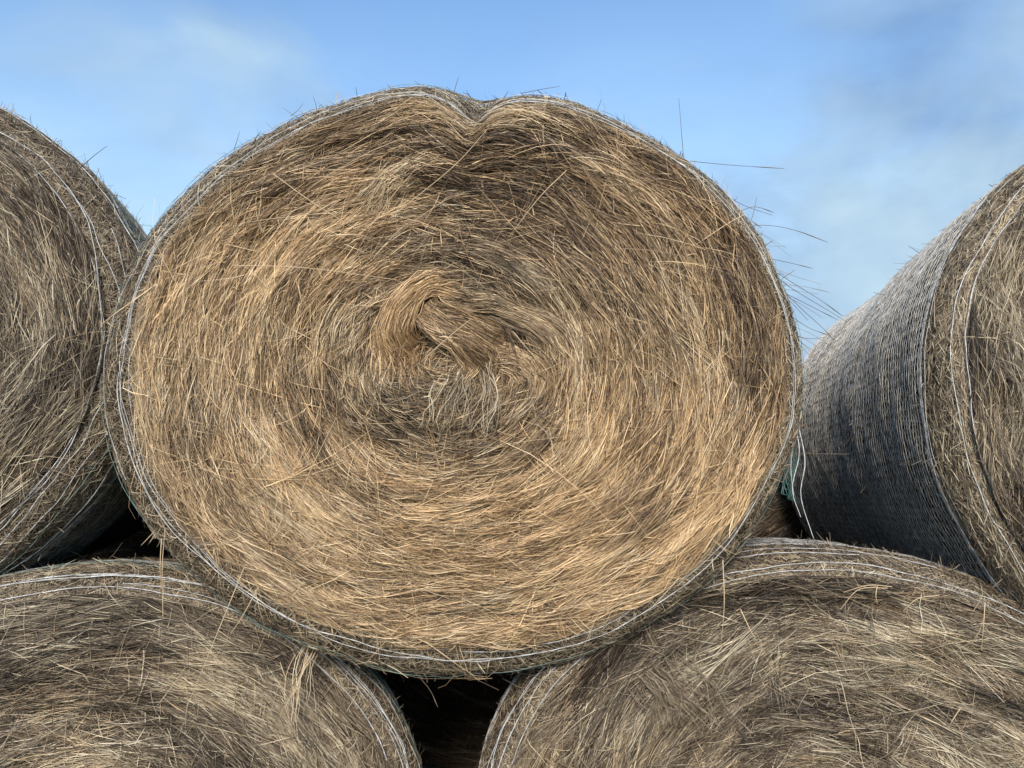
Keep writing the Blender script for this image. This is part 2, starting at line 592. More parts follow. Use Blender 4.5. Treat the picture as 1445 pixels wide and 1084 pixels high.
        pile.ribbons(P, half, ref, rng.normal(0, 0.6, s), np.clip(rng.normal(tone, 0.15, s), 0.1, 1),
                     np.clip(rng.normal(self.warm, 0.2, s), 0, 1))

    # --- hay pressed under the net, round the shoulder and along the side
    def side(self, pile, n, q_rng, al_rng=(-math.pi, math.pi), power=1.0, fuzz=0.10, dirn=0.45, tone=None, length=0.036, fz=0.004):
        rng = self.rng
        k = 4
        al = rng.uniform(al_rng[0], al_rng[1], n)
        q = q_rng[0] + (q_rng[1] - q_rng[0]) * rng.random(n) ** power
        R = self.rim(al)
        ang = rng.normal(0, dirn, n) + np.where(rng.random(n) < 0.25, rng.uniform(-1.5, 1.5, n), 0)
        ln = np.clip(rng.lognormal(math.log(length), 0.45, n), 0.02, 0.25)
        t = np.linspace(-0.5, 0.5, k)[None]
        A = al[:, None] + t * (ln * np.cos(ang) / R)[:, None]
        dq = np.where(q < 1, 1 / (self.RS * 1.45), 1.0)
        Qq = np.clip(q[:, None] + t * (ln * np.sin(ang) * dq)[:, None], 0.02, self.len - 0.02)
        P, nn = self.side_pt(Qq, A)
        off = rng.uniform(-0.003, 0.006, n)[:, None] + np.where(rng.random(n) < fuzz, rng.exponential(fz, n), 0)[:, None] * np.clip(t + 0.5, 0, 1) ** 2 * 2
        off = off - 0.010 * (2 * t) ** 2 * (rng.random(n) < 0.6)[:, None]
        P = self.warp(P + nn * off[..., None])
        half = rng.uniform(0.0004, 0.0011, n)[:, None] * np.clip(1.1 - np.abs(t) * 1.2, 0.3, 1)
        tn = (self.tone if tone is None else tone)
        patch = noise(al * 6, q * 4, self.seed + 41, 2) * 0.14
        pile.ribbons(P, half, nn, rng.normal(0, 0.7, n), np.clip(tn + patch + rng.normal(0, 0.17, n), 0.02, 1),
                     np.clip(0.02 + rng.normal(0, 0.16, n), 0, 1))

    # --- net wrap
    def net(self, spacing, y_rng, al_rng, mats, rad=0.0007, zig=0.018, mixw=0.5, offs=0.004, q_start=None):
        rng = self.rng
        pile = MeshPile()
        ys = np.arange(y_rng[0], y_rng[1], spacing)
        na = int((al_rng[1] - al_rng[0]) * max(self.a, self.b) / 0.012)
        al = np.linspace(al_rng[0], al_rng[1], na)
        for j, y in enumerate(ys):
            wob = 0.35 * spacing * noise(al * 4 + j * 0.05, j * 0.35, self.seed + 51, 2)
            P, n = self.side_pt(np.clip(1 + y + wob, 0.1, None), al)
            P = self.warp(P + n * (offs + 0.0015 * noise(al * 40, j * 3.1, self.seed + 52, 1))[:, None])
            mt = 0 if hash01(np.array(j), np.array(3), self.seed) < mixw else 1
            pile.tube(P, rad, sides=3, mat=mt)
            # knitted zigzag to the next string
            nz = int((al_rng[1] - al_rng[0]) * max(self.a, self.b) / zig)
            az = np.linspace(al_rng[0], al_rng[1], nz)
            fz = np.where(np.arange(nz) % 2 == 0, 0.0, 1.0)
            wz = 0.35 * spacing * noise(az * 4 + (j + fz) * 0.05, (j + fz) * 0.35, self.seed + 51, 2)
            q = np.clip(1 + y + wz + fz * spacing, 0.1, None)
            P, n = self.side_pt(q, az + rng.normal(0, zig * 0.18, nz))
            P = self.warp(P + n * offs)
            pile.tube(P, rad * 0.55, sides=3, mat=mt)
        return pile.build('net_wrap', mats, self.root)

    def strings(self, specs, mats, rad=0.00064):
        """specs: (q, wander, from degrees, to degrees, material, radius factor): one edge string each"""
        for i, (q0, wand, d0, d1, mt, rf) in enumerate(specs):
            a0, a1 = math.radians(d0), math.radians(d1)
            na = max(20, int(abs(a1 - a0) * self.a / 0.008))
            al = np.linspace(a0, a1, na)
            q = q0 + wand * noise(al * 2.6 + i * 13.7, i * 5.3, self.seed + 61, 3)
            P, n = self.side_pt(np.clip(q, 0.03, None), al)
            P = self.warp(P + n * (0.0065 + 0.009 * np.exp(-(q / 0.25) ** 2) + 0.009 * noise(al * 5, i * 7.7, self.seed + 62, 3))[:, None])
            pile = MeshPile()
            pile.tube(P, rad * rf * (1 + 0.45 * noise(al * 14, i * 3.3, self.seed + 63, 2)), sides=5, mat=0)
            if mt == 0:     # loose fibres of the same string
                P2 = P + 0.0035 * np.stack([noise(al * 22, i + c * 9.1, self.seed + 64, 2) for c in range(3)], -1)
                pile.tube(P2, rad * rf * 0.4, sides=3, mat=0)
            pile.build('edge_string', [mats[mt]], self.root)

    # --- a lock or tuft that follows a drawn line; guide in photo pixels, lifts in metres off the face
    def guide(self, pts, lifts):
        pts = np.array([self.px(*p) for p in pts])
        rho, al, r = self.polar(pts)
        P = np.stack([pts[:, 0], -np.asarray(lifts, float), pts[:, 1]], -1)
        return P

    def tuft(self, pile, pts, lifts, n, spread, tone, warm, fan=1.0, ln=(0.4, 1.0), width=(0.0004, 0.0009), thick=0.18, mat=0):
        n, spread = int(n * 1.3), spread * 1.35
        rng = self.rng
        G = self.guide(pts, lifts)
        ctrl = np.concatenate([2 * G[:1] - G[1:2], G, 2 * G[-1:] - G[-2:-1]])

        def at(u):
            u = np.clip(u, 0, 0.9999) * (len(G) - 1)
            i = u.astype(int)
            f = (u - i)[..., None]
            p0, p1, p2, p3 = ctrl[i], ctrl[i + 1], ctrl[i + 2], ctrl[i + 3]
            return 0.5 * (2 * p1 + (p2 - p0) * f + (2 * p0 - 5 * p1 + 4 * p2 - p3) * f ** 2 + (3 * p1 - p0 - 3 * p2 + p3) * f ** 3)

        k = 8
        l = rng.uniform(ln[0], ln[1], n)
        u0 = rng.random(n) * (1 - l)
        u = u0[:, None] + np.linspace(0, 1, k)[None] * l[:, None]
        C = at(u)
        T = unit(np.gradient(C, axis=1))
        S = unit(np.cross(T, np.array([0, -1.0, 0])))
        grow = (0.55 + 0.45 * fan * u) * spread
        lat = rng.normal(0, 1, n)
        ver = rng.normal(0, 1, n)
        cross = rng.normal(0, 0.9, n)
        sub = rng.integers(0, 9, n)                                     # the lock is made of smaller locks
        slat, sh = rng.normal(0, 0.9, 9)[sub], rng.uniform(0, 1.3, 9)[sub]
        scr, stn = rng.normal(0, 0.8, 9)[sub], rng.normal(0, 0.10, 9)[sub]
        lat = slat + 0.6 * lat
        lim = np.minimum(u * 5, 1) * np.minimum((1 - u) * 5, 1)
        wave = noise(u * 4.5 + sub[:, None] * 5.1, lat[:, None] * 0.6, self.seed + 71, 2)
        P = C + S * (grow * (lat[:, None] + (cross * 0.6 + scr)[:, None] * (u - 0.5) * 2 + 0.9 * wave))[..., None]
        P[..., 1] *= 0.25 + 0.75 * lim
        hh = thick * spread * (np.exp(-lat ** 2 * 0.4)[:, None] * 1.0 + 0.5 * ver[:, None] + sh[:, None])
        p2 = P[..., [0, 2]]
        rho, al, r = self.polar(p2)
        P[..., 1] += self.face_y(np.minimum(rho, 0.985), al) - 0.006 - hh
        P = self.warp(P)
        t = np.linspace(0, 1, k)[None]
        half = rng.uniform(width[0], width[1], n)[:, None] * np.clip(1.2 - np.abs(t - 0.4) * 1.3, 0.3, 1)
        ref = np.broadcast_to(np.array([0, -1.0, 0]), P.shape)
        pile.ribbons(P, half, ref, rng.normal(0, 0.7, n), np.clip(rng.normal(tone, 0.17, n) + stn, 0.02, 1),
                     np.clip(rng.normal(warm, 0.13, n), 0, 1), mat)

    # --- one stalk drawn through photo pixels at real depths, with a seed head if asked
    def stalk(self, pts, deps, rad=0.0008, tone=0.45, warm=0.4, head=0.0, name='stray_stalk'):
        W = np.array([[(u - CX) / FPX * d, d, CAM_Z - (v - CY) / FPX * d] for (u, v), d in zip(pts, deps)])
        Pl = self.to_local(W)
        m = 14
        s = np.linspace(0, len(Pl) - 1, m)
        i = np.minimum(s.astype(int), len(Pl) - 2)
        ctrl = np.concatenate([2 * Pl[:1] - Pl[1:2], Pl, 2 * Pl[-1:] - Pl[-2:-1]])
        f = (s - i)[:, None]
        p0, p1, p2, p3 = ctrl[i], ctrl[i + 1], ctrl[i + 2], ctrl[i + 3]
        C = 0.5 * (2 * p1 + (p2 - p0) * f + (2 * p0 - 5 * p1 + 4 * p2 - p3) * f ** 2 + (3 * p1 - p0 - 3 * p2 + p3) * f ** 3)
        r = np.linspace(1.15, 0.55, m) * rad
        if head:
            r[-4:-1] += rad * head * np.array([0.7, 1.0, 0.6])
        pile = MeshPile()
        pile.tube(C, r, tone, warm, sides=5)
        return pile.build(name, [M_STRAW], self.root)

    def label(self, text):
        self.root['label'] = text
        self.root['category'] = 'hay bale'
        self.root['group'] = 'stacked round hay bales'


def at_depth(u, v, d):
    return ((u - CX) / FPX * d, d, CAM_Z - (v - CY) / FPX * d)


DEG = math.radians
# ------------------------------------------------------------------ ground
def make_ground():
    n = 60
    g = np.concatenate([-np.geomspace(3000, 0.5, n), [0], np.geomspace(0.5, 3000, n)])
    X, Y = np.meshgrid(g, g + 3.0)
    Z = 0.02 * noise(X * 1.3, Y * 1.3, 5, 3) - 0.02
    V = np.stack([X, Y, Z], -1)
    m = len(g)
    i, j = np.arange(m - 1)[:, None], np.arange(m - 1)[None]
    Q = np.stack([i * m + j, i * m + j + 1, (i + 1) * m + j + 1, (i + 1) * m + j], -1)
    mt, t, b = new_mat('stubble_ground')
    tcn = t.nodes.new('ShaderNodeTexCoord')
    ns = t.nodes.new('ShaderNodeTexNoise')
    ns.inputs['Scale'].default_value = 9
    ns.inputs['Detail'].default_value = 10
    ns.inputs['Roughness'].default_value = 0.7
    r = ramp(t, [(0.3, (0.05, 0.045, 0.025)), (0.5, (0.11, 0.10, 0.05)), (0.75, (0.24, 0.19, 0.11))])
    bp = t.nodes.new('ShaderNodeBump')
    bp.inputs['Distance'].default_value = 0.04
    k = t.links.new
    k(tcn.outputs['Object'], ns.inputs['Vector']); k(ns.outputs['Fac'], r.inputs['Fac'])
    k(ns.outputs['Fac'], bp.inputs['Height']); k(bp.outputs['Normal'], b.inputs['Normal'])
    k(r.outputs['Color'], b.inputs['Base Color'])
    b.inputs['Roughness'].default_value = 0.95
    p = MeshPile()
    p.add(V, Q, 0.5, 0.5)
    o = p.build('ground', [mt])
    o['kind'] = 'structure'


make_ground()
M_DUSTY = twine_material('dusty_net', (0.46, 0.42, 0.34), (0.82, 0.77, 0.68))
NETMATS = {'mix': [M_GREYNET, M_TEAL], 'white': [M_DUSTY, M_GREYNET]}
STR = [M_WHITE, M_TEAL]

# ------------------------------------------------------------------ centre bale
D0 = 1.75
MM = D0 / FPX
b1 = Bale(11, at_depth(621, 539, D0), 517 * MM, 434 * MM, 1.5, yaw=-3.0, pitch=0,
          hub=(12 * MM, 30 * MM), notch=(DEG(84.0), 0.097, DEG(6.5)), taper=0.04, bulge=0.035, rimset=(0.88, 0.035, 0.022), rs=0.12, tone=0.62, warm=0.66,
          zones=[(540, 195, 200, 50, -0.33, -0.05), (580, 505, 26, 30, -0.22, 0.4), (400, 270, 100, 80, -0.14, 0.0), (830, 195, 170, 50, -0.22, 0.0), (960, 300, 120, 90, -0.22, 0.0), (690, 280, 220, 50, -0.12, -0.05),  # the small zone left of the hub tones its hollow dark as shade
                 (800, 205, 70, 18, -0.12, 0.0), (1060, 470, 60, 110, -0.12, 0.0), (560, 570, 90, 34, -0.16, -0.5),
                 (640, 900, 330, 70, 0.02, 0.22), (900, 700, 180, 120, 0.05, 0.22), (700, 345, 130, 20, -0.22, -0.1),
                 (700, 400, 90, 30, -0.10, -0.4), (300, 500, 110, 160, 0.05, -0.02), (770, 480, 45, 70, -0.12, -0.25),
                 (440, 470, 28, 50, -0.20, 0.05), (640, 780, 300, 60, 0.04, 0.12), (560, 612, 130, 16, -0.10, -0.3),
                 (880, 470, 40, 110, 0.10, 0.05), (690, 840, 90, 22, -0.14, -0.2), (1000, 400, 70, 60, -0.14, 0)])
b1.pits = [(*b1.px(582, 500), 0.028, 0.040, 0.040), (*b1.px(640, 480), 0.16, 0.13, 0.018),
           (*b1.px(800, 205), 0.12, 0.020, 0.012), (*b1.px(442, 480), 0.030, 0.075, 0.022),
           (*b1.px(560, 620), 0.16, 0.022, 0.012)]
pile = MeshPile()
b1.core(pile)
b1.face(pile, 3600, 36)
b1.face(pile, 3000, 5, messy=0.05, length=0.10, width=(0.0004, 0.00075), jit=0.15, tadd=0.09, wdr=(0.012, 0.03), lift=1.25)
b1.stray(pile, 900, length=0.020, tone=0.60, lift=0.003, wm=1.7)
b1.stray(pile, 120, length=0.06, tone=0.66, lift=0.008, wm=2.0)
b1.stray(pile, 650)
b1.stray(pile, 240, length=0.05, tone=0.55, lift=0.012, focus=(650, 520, 85, 60))
b1.stray(pile, 160, length=0.06, tone=0.42, lift=0.02, focus=(650, 560, 40, 45))
b1.side(pile, 42000, (0.0, 2.0), power=2.2, fuzz=0.12, tone=0.54, dirn=1.1)
b1.side(pile, 1700, (0.5, 1.25), al_rng=(-3.14, 3.14), fuzz=1.0, dirn=1.2, tone=0.44, length=0.018, fz=0.0035)
pile.build('hay_body', [M_STRAW, M_CORE], b1.root)
b1.net(0.013, (-0.10, 0.25), (-math.pi, math.pi), NETMATS['mix'], rad=0.0005, mixw=0.6, zig=0.022)
b1.strings([(0.16, 0.09, -178, 178, 0, 1.2), (0.22, 0.10, -20, 285, 0, 1.0), (0.12, 0.12, 60, 240, 0, 0.9),
            (0.62, 0.2, -178, 178, 1, 0.8), (0.08, 0.08, 150, 330, 0, 0.8), (0.85, 0.2, 20, 240, 1, 0.8), (0.45, 0.2, 10, 200, 0, 0.7)], STR)

p = MeshPile()      # orange lock curling into the hollow left of the hub
b1.tuft(p, [(668, 418), (615, 408), (578, 440), (566, 480), (590, 518)], [0.01, 0.042, 0.045, 0.03, 0.0], 460, 0.014, 0.62, 1.0)
b1.tuft(p, [(590, 425), (620, 455), (670, 478), (720, 515)], [0.02, 0.048, 0.045, 0.01], 420, 0.015, 0.56, 0.8)
p.build('twisted_lock', [M_STRAW], b1.root)
p = MeshPile()
b1.tuft(p, [(690, 500), (725, 505), (760, 535), (745, 575)], [0.01, 0.025, 0.02, 0.005], 320, 0.016, 0.62, 0.72)
b1.tuft(p, [(640, 425), (710, 440), (775, 475), (790, 530)], [0.015, 0.035, 0.03, 0.0], 320, 0.014, 0.52, 0.5)
p.build('twisted_lock', [M_STRAW], b1.root)
p = MeshPile()
b1.tuft(p, [(520, 545), (575, 560), (640, 548), (690, 530)], [0.0, 0.008, 0.010, 0.0], 330, 0.020, 0.38, 0.08, ln=(0.2, 0.6))
b1.tuft(p, [(490, 600), (560, 590), (640, 575), (700, 560)], [0.0, 0.006, 0.008, 0.0], 260, 0.018, 0.36, 0.10, ln=(0.2, 0.6))
p.build('grey_lock', [M_STRAW], b1.root)
p = MeshPile()      # grey tuft hanging from the hub
b1.tuft(p, [(655, 500), (660, 540), (652, 590), (640, 650)], [0.01, 0.030, 0.035, 0.025], 70, 0.019, 0.54, 0.05, fan=2.2, ln=(0.2, 0.9))
b1.tuft(p, [(670, 512), (690, 545), (680, 600), (668, 625)], [0.02, 0.04, 0.045, 0.03], 22, 0.018, 0.50, 0.05, fan=2.0)
p.build('hanging_tuft', [M_STRAW], b1.root)
p = MeshPile()      # pale bundle pulled out above the hub
b1.tuft(p, [(640, 232), (590, 240), (545, 275), (505, 325)], [0.004, 0.018, 0.024, 0.018], 110, 0.016, 0.80, 0.45, fan=1.9, ln=(0.35, 0.9))
b1.tuft(p, [(635, 240), (600, 262), (585, 300), (570, 335)], [0.0, 0.010, 0.012, 0.008], 22, 0.010, 0.74, 0.4, fan=1.8)
p.build('straw_bundle', [M_STRAW], b1.root)
p = MeshPile()      # broad sweep down the right of the face
b1.tuft(p, [(835, 340), (890, 410), (960, 490), (1070, 570)], [0.0, 0.012, 0.014, 0.0], 300, 0.020, 0.66, 0.45, fan=1.0, ln=(0.25, 0.7))
p.build('straw_bundle', [M_STRAW], b1.root)
p = MeshPile()      # brown lock lying across the lower right
b1.tuft(p, [(1010, 690), (950, 700), (890, 735), (850, 775)], [0.0, 0.015, 0.015, 0.0], 300, 0.018, 0.46, 0.6, fan=1.2, ln=(0.3, 0.8))
p.build('straw_bundle', [M_STRAW], b1.root)

for pts, dep, hd in [([(966, 240), (962, 190), (958, 139)], (1.76, 1.74, 1.73), 0), ([(960, 226), (1030, 233), (1107, 238)], (1.77, 1.75, 1.73), 0.8),
                     ([(1010, 268), (1050, 290), (1090, 304)], (1.78, 1.79, 1.82), 0), ([(1030, 330), (1070, 318), (1118, 324), (1168, 342)], (1.78, 1.79, 1.80, 1.81), 0.9),
                     ([(1050, 330), (1062, 305), (1068, 278)], (1.78, 1.77, 1.77), 0), ([(1040, 300), (1065, 292), (1092, 300)], (1.78, 1.8, 1.82), 0.8),
                     ([(1070, 362), (1110, 370), (1147, 379)], (1.78, 1.79, 1.80), 0.7), ([(1080, 375), (1120, 400), (1160, 425), (1190, 447)], (1.78, 1.79, 1.80, 1.82), 0.9),
                     ([(1085, 385), (1125, 412), (1165, 436), (1196, 455)], (1.79, 1.8, 1.82, 1.84), 0), ([(1095, 400), (1130, 435), (1160, 462), (1175, 478)], (1.78, 1.79, 1.8, 1.8), 0.8),
                     ([(1100, 410), (1140, 430), (1183, 452)], (1.79, 1.8, 1.82), 0.7), ([(1090, 340), (1072, 352), (1050, 368)], (1.76, 1.77, 1.78), 0),
                     ([(1108, 440), (1140, 462), (1172, 474)], (1.78, 1.79, 1.8), 0.8), ([(1112, 470), (1140, 478), (1165, 476)], (1.78, 1.79, 1.8), 0),
                     ([(1110, 450), (1128, 480), (1150, 497)], (1.78, 1.79, 1.8), 0), ([(1075, 330), (1050, 335), (1030, 345)], (1.74, 1.77, 1.78), 0),
                     ([(1085, 395), (1115, 425), (1140, 452)], (1.78, 1.8, 1.83), 0), ([(1020, 270), (1045, 300), (1075, 322)], (1.78, 1.8, 1.82), 0.6),
                     ([(1060, 638), (1130, 640), (1198, 641)], (1.74, 1.72, 1.70), 0.5), ([(540, 905), (600, 965), (618, 998)], (1.74, 1.72, 1.70), 0.9),
                     ([(620, 930), (665, 955), (704, 974)], (1.76, 1.74, 1.72), 0), ([(570, 800), (566, 870), (590, 950)], (1.71, 1.70, 1.70), 0),
                     ([(780, 905), (775, 940), (755, 968)], (1.76, 1.75, 1.73), 0), ([(640, 133), (645, 115), (648, 108)], (1.8, 1.79, 1.79), 0),
                     ([(330, 212), (334, 200), (338, 186)], (1.79, 1.78, 1.78), 0), ([(410, 164), (420, 156), (428, 146)], (1.8, 1.8, 1.8), 0),
                     ([(735, 132), (765, 126), (790, 122)], (1.8, 1.79, 1.78), 0), ([(840, 160), (846, 148), (848, 140)], (1.79, 1.79, 1.79), 0)]:
    b1.stalk(pts, dep, head=hd, tone=0.36, warm=0.35, rad=0.0007)
wr = np.random.default_rng(5)
for _ in range(26):
    y0 = wr.uniform(255, 500)
    x0 = 636 + 489 * math.sqrt(max(0.0, 1 - ((y0 - 538) / 412) ** 2)) - wr.uniform(2, 22)
    ln_, an_ = wr.uniform(25, 95), math.radians(wr.normal(26, 18))
    sag = wr.uniform(-4, 14)
    dx, dy = ln_ * math.cos(an_), ln_ * math.sin(an_)
    d_ = wr.uniform(1.78, 1.82)
    b1.stalk([(x0, y0), (x0 + dx * 0.5, y0 + dy * 0.5 - sag * 0.4), (x0 + dx, y0 + dy + sag * 0.3)], (d_, d_ + wr.uniform(-0.02, 0.02), d_ + wr.uniform(-0.05, 0.05)),
             rad=wr.uniform(0.0004, 0.0007), tone=wr.uniform(0.4, 0.7), warm=0.3, head=wr.choice([0, 0, 0.9]))
for pts, dep in [([(560, 300), (640, 235), (690, 180)], (1.69, 1.66, 1.68)), ([(800, 240), (760, 280), (718, 335)], (1.69, 1.66, 1.68)),
                 ([(385, 245), (440, 285), (500, 322)], (1.69, 1.67, 1.68)), ([(330, 375), (430, 378), (560, 395)], (1.69, 1.67, 1.68)),
                 ([(230, 870), (229, 800), (233, 745)], (1.68, 1.67, 1.70)), ([(415, 720), (440, 660), (474, 590)], (1.68, 1.66, 1.67)),
                 ([(600, 505), (640, 470), (665, 450)], (1.62, 1.61, 1.62)), ([(395, 750), (388, 730), (392, 700)], (1.67, 1.66, 1.67))]:
    b1.stalk(pts, dep, tone=0.80, warm=0.45, rad=0.0010)
# torn end of the net hanging at the right rim
for pts, dep in [([(1122, 600), (1128, 640), (1118, 690), (1130, 730)], (1.80, 1.80, 1.80, 1.79)), ([(1124, 590), (1136, 650), (1130, 700), (1148, 760)], (1.80, 1.79, 1.79, 1.78)),
                 ([(1120, 620), (1116, 660), (1120, 700)], (1.80, 1.81, 1.81))]:
    o = b1.stalk(pts, dep, rad=0.0012, name='torn_thread')
    o.data.materials[0] = M_WHITE
p = MeshPile()
Wg = []
for i in range(13):
    u0 = 1102 + i * 1.5
    Wg.append([at_depth(u0 + 4 * math.sin(i + j * 0.9), 612 + j * 9 + i * 1.2, 1.86 - 0.002 * i) for j in range(10)])
for w in Wg:
    p.tube(b1.to_local(np.array(w)), 0.0009, sides=3)
for j in range(10):
    p.tube(b1.to_local(np.array([w[j] for w in Wg])), 0.0007, sides=3)
p.build('green_net_scrap', [M_TEALDARK], b1.root)
b1.label('large golden hay bale at the centre with a cleft in its top edge')

# ------------------------------------------------------------------ left bale of the upper row
D1 = 1.83
M1 = D1 / FPX
b2 = Bale(23, at_depth(-330, 476, D1), 505 * M1, 440 * M1, 1.2, yaw=6, pitch=-7, hub=(0, 10 * M1),
          taper=0.08, rimset=(0.89, 0, 0), rs=0.13, tone=0.43, warm=0.05, bulge=0.02,
          zones=[(60, 700, 90, 70, 0.06, 0.30), (90, 280, 60, 60, -0.08, -0.1)])
pile = MeshPile()
b2.core(pile)
b2.face(pile, 3300, 34, messy=0.10)
b2.face(pile, 3000, 5, messy=0.12, length=0.10, width=(0.0004, 0.00075), jit=0.15, tadd=0.09, wdr=(0.012, 0.03), lift=1.25)
b2.stray(pile, 900, length=0.020, tone=0.60, lift=0.003, wm=1.7)
b2.stray(pile, 120, length=0.06, tone=0.66, lift=0.008, wm=2.0)
b2.stray(pile, 900, tone=0.6)
b2.side(pile, 46000, (0.0, 1.9), al_rng=(-1.6, 1.9), power=1.15, fuzz=0.12, tone=0.50, dirn=1.1)
b2.side(pile, 2000, (0.5, 1.5), al_rng=(-1.6, 1.9), fuzz=1.0, dirn=1.2, tone=0.44, length=0.018, fz=0.0035)
pile.build('hay_body', [M_STRAW, M_CORE], b2.root)
b2.net(0.022, (-0.08, 0.40), (-1.7, 2.0), NETMATS['mix'], rad=0.0006, mixw=0.7, zig=0.03)
b2.strings([(0.02, 0.22, -75, 80, 0, 1.3), (0.10, 0.25, -70, 75, 0, 1.2), (0.75, 0.2, -60, 70, 0, 1.2), (0.25, 0.3, -75, 30, 0, 1.0),
            (0.9, 0.25, -70, 60, 0, 0.8), (0.45, 0.3, -70, 20, 0, 0.9), (0.6, 0.3, -75, 10, 1, 0.9)], STR)
for pts, dep in [([(110, 240), (130, 222), (151, 206)], (1.86, 1.84, 1.83)), ([(150, 275), (165, 276), (178, 281)], (1.9, 1.9, 1.91)),
                 ([(172, 305), (182, 312), (190, 318)], (1.95, 1.95, 1.96))]:
    b2.stalk(pts, dep, tone=0.32, warm=0.2, rad=0.0009)
b2.label('grey brown hay bale cut by the left edge, upper row, pressed against the golden one')

# ------------------------------------------------------------------ right bale of the upper row
D2 = 1.78
M2 = D2 / FPX
b3 = Bale(37, at_depth(1790, 556, D2), 452 * M2, 456 * M2, 1.5, yaw=-1.8, pitch=-10, hub=(0, 0),
          taper=0.09, rimset=(0.93, 0, 0), rs=0.10, tone=0.42, warm=0.03, bulge=0.02)
pile = MeshPile()
b3.core(pile)
b3.face(pile, 3300, 32, messy=0.22, hcoh=0.5)
b3.face(pile, 3000, 5, messy=0.12, length=0.10, width=(0.0004, 0.00075), jit=0.15, tadd=0.09, wdr=(0.012, 0.03), lift=1.25)
b3.stray(pile, 900, length=0.020, tone=0.60, lift=0.003, wm=1.7)
b3.stray(pile, 120, length=0.06, tone=0.66, lift=0.008, wm=2.0)
b3.stray(pile, 900, tone=0.55)
b3.side(pile, 42000, (0.0, 2.25), al_rng=(1.4, 4.9), power=1.2, fuzz=0.10, tone=0.56)
b3.side(pile, 1000, (0.5, 1.2), al_rng=(1.4, 4.9), fuzz=1.0, dirn=1.2, tone=0.44, length=0.018, fz=0.0035)
pile.build('hay_body', [M_STRAW, M_CORE], b3.root)
b3.net(0.0135, (-0.05, 1.3), (1.35, 4.9), NETMATS['white'], rad=0.00085, mixw=0.55, zig=0.02, offs=0.006)
b3.strings([(0.05, 0.15, 100, 255, 0, 1.3), (0.30, 0.15, 100, 260, 0, 1.3), (0.85, 0.2, 110, 240, 0, 0.8)], STR)
b3.label('hay bale cut by the right edge, upper row, its side under tight white net')

# ------------------------------------------------------------------ lower left bale
D3 = 1.70
M3 = D3 / FPX
b4 = Bale(41, at_depth(88, 1256, D3), 525 * M3, 444 * M3, 1.5, yaw=14, pitch=-9, hub=(-10 * M3, 0), taper=0.06, rimset=(0.90, 0, 0), rs=0.12, tone=0.43, warm=0.08, bulge=0.03, lump=1.5, bandk=0.40,
          zones=[(120, 890, 220, 28, -0.28, -0.1), (180, 1040, 260, 60, 0.06, 0.1), (200, 960, 240, 30, 0.08, 0.25), (420, 960, 120, 50, -0.06, -0.1)])  # first zone puts crevice shade into the straw tone, over the pit
b4.pits = [(*b4.px(120, 892), 0.26, 0.028, 0.035), (*b4.px(90, 1000), 0.30, 0.025, 0.022)]
pile = MeshPile()
b4.core(pile)
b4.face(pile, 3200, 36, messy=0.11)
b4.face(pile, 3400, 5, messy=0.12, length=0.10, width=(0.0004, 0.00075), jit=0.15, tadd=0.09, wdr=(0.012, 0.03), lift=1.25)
b4.stray(pile, 900, length=0.020, tone=0.60, lift=0.003, wm=1.7)
b4.stray(pile, 120, length=0.06, tone=0.66, lift=0.008, wm=2.0)
b4.stray(pile, 1500, tone=0.62, length=0.07)
b4.side(pile, 30000, (0.0, 1.7), al_rng=(-0.3, 3.3), power=2.0, fuzz=0.12, tone=0.50, dirn=1.1)
b4.side(pile, 1300, (0.5, 1.25), al_rng=(-0.3, 3.3), fuzz=1.0, dirn=1.2, tone=0.44, length=0.018, fz=0.0035)
pile.build('hay_body', [M_STRAW, M_CORE], b4.root)
b4.net(0.018, (-0.09, 0.10), (-0.3, 3.3), NETMATS['mix'], rad=0.0005, mixw=0.7, zig=0.022)
b4.strings([(0.42, 0.10, 10, 150, 0, 1.7), (0.46, 0.12, 10, 110, 0, 1.2), (0.12, 0.12, 15, 140, 0, 1.3), (0.36, 0.15, 5, 95, 0, 1.0), (0.22, 0.2, 5, 80, 0, 1.0),
            (0.75, 0.15, 20, 140, 1, 0.9), (0.62, 0.2, 0, 70, 0, 0.9)], STR)
p = MeshPile()      # tuft caught between this bale and the golden one
b4.tuft(p, [(455, 880), (425, 930), (420, 975), (428, 1030)], [0.05, 0.08, 0.08, 0.06], 15, 0.016, 0.76, 0.3, fan=1.8, ln=(0.6, 1.0))
p.build('hanging_tuft', [M_STRAW], b4.root)
for pts, dep in [([(345, 800), (300, 910), (263, 1000)], (1.62, 1.60, 1.62)), ([(365, 828), (342, 870), (325, 895)], (1.64, 1.63, 1.63)),
                 ([(228, 760), (226, 800), (228, 830)], (1.68, 1.67, 1.68))]:
    b4.stalk(pts, dep, tone=0.80, warm=0.4, rad=0.0010)
b4.label('weathered grey hay bale in the lower left corner with bright white strings along its top')

# ------------------------------------------------------------------ lower right bale
D4 = 1.70
M4 = D4 / FPX
b5 = Bale(53, at_depth(1182, 1232, D4), 532 * M4, 452 * M4, 1.5, yaw=-5, pitch=-8, hub=(20 * M4, 0), taper=0.06, rimset=(0.90, 0, 0), rs=0.12, tone=0.40, warm=0.16, bulge=0.03, lump=1.6, bandk=0.42,
          zones=[(1180, 852, 210, 24, -0.32, 0.0), (1150, 800, 200, 25, 0.0, 0.25), (1000, 960, 80, 50, 0.0, -0.25), (1200, 1040, 250, 50, 0.06, 0.05)])  # first zone darkens the crevice in tone, adding to its real shade
b5.pits = [(*b5.px(1190, 852), 0.30, 0.028, 0.050), (*b5.px(960, 930), 0.10, 0.05, 0.03), (*b5.px(1330, 940), 0.13, 0.03, 0.03)]
pile = MeshPile()
b5.core(pile)
b5.face(pile, 3200, 36, messy=0.22, hcoh=0.5, lift=1.2)
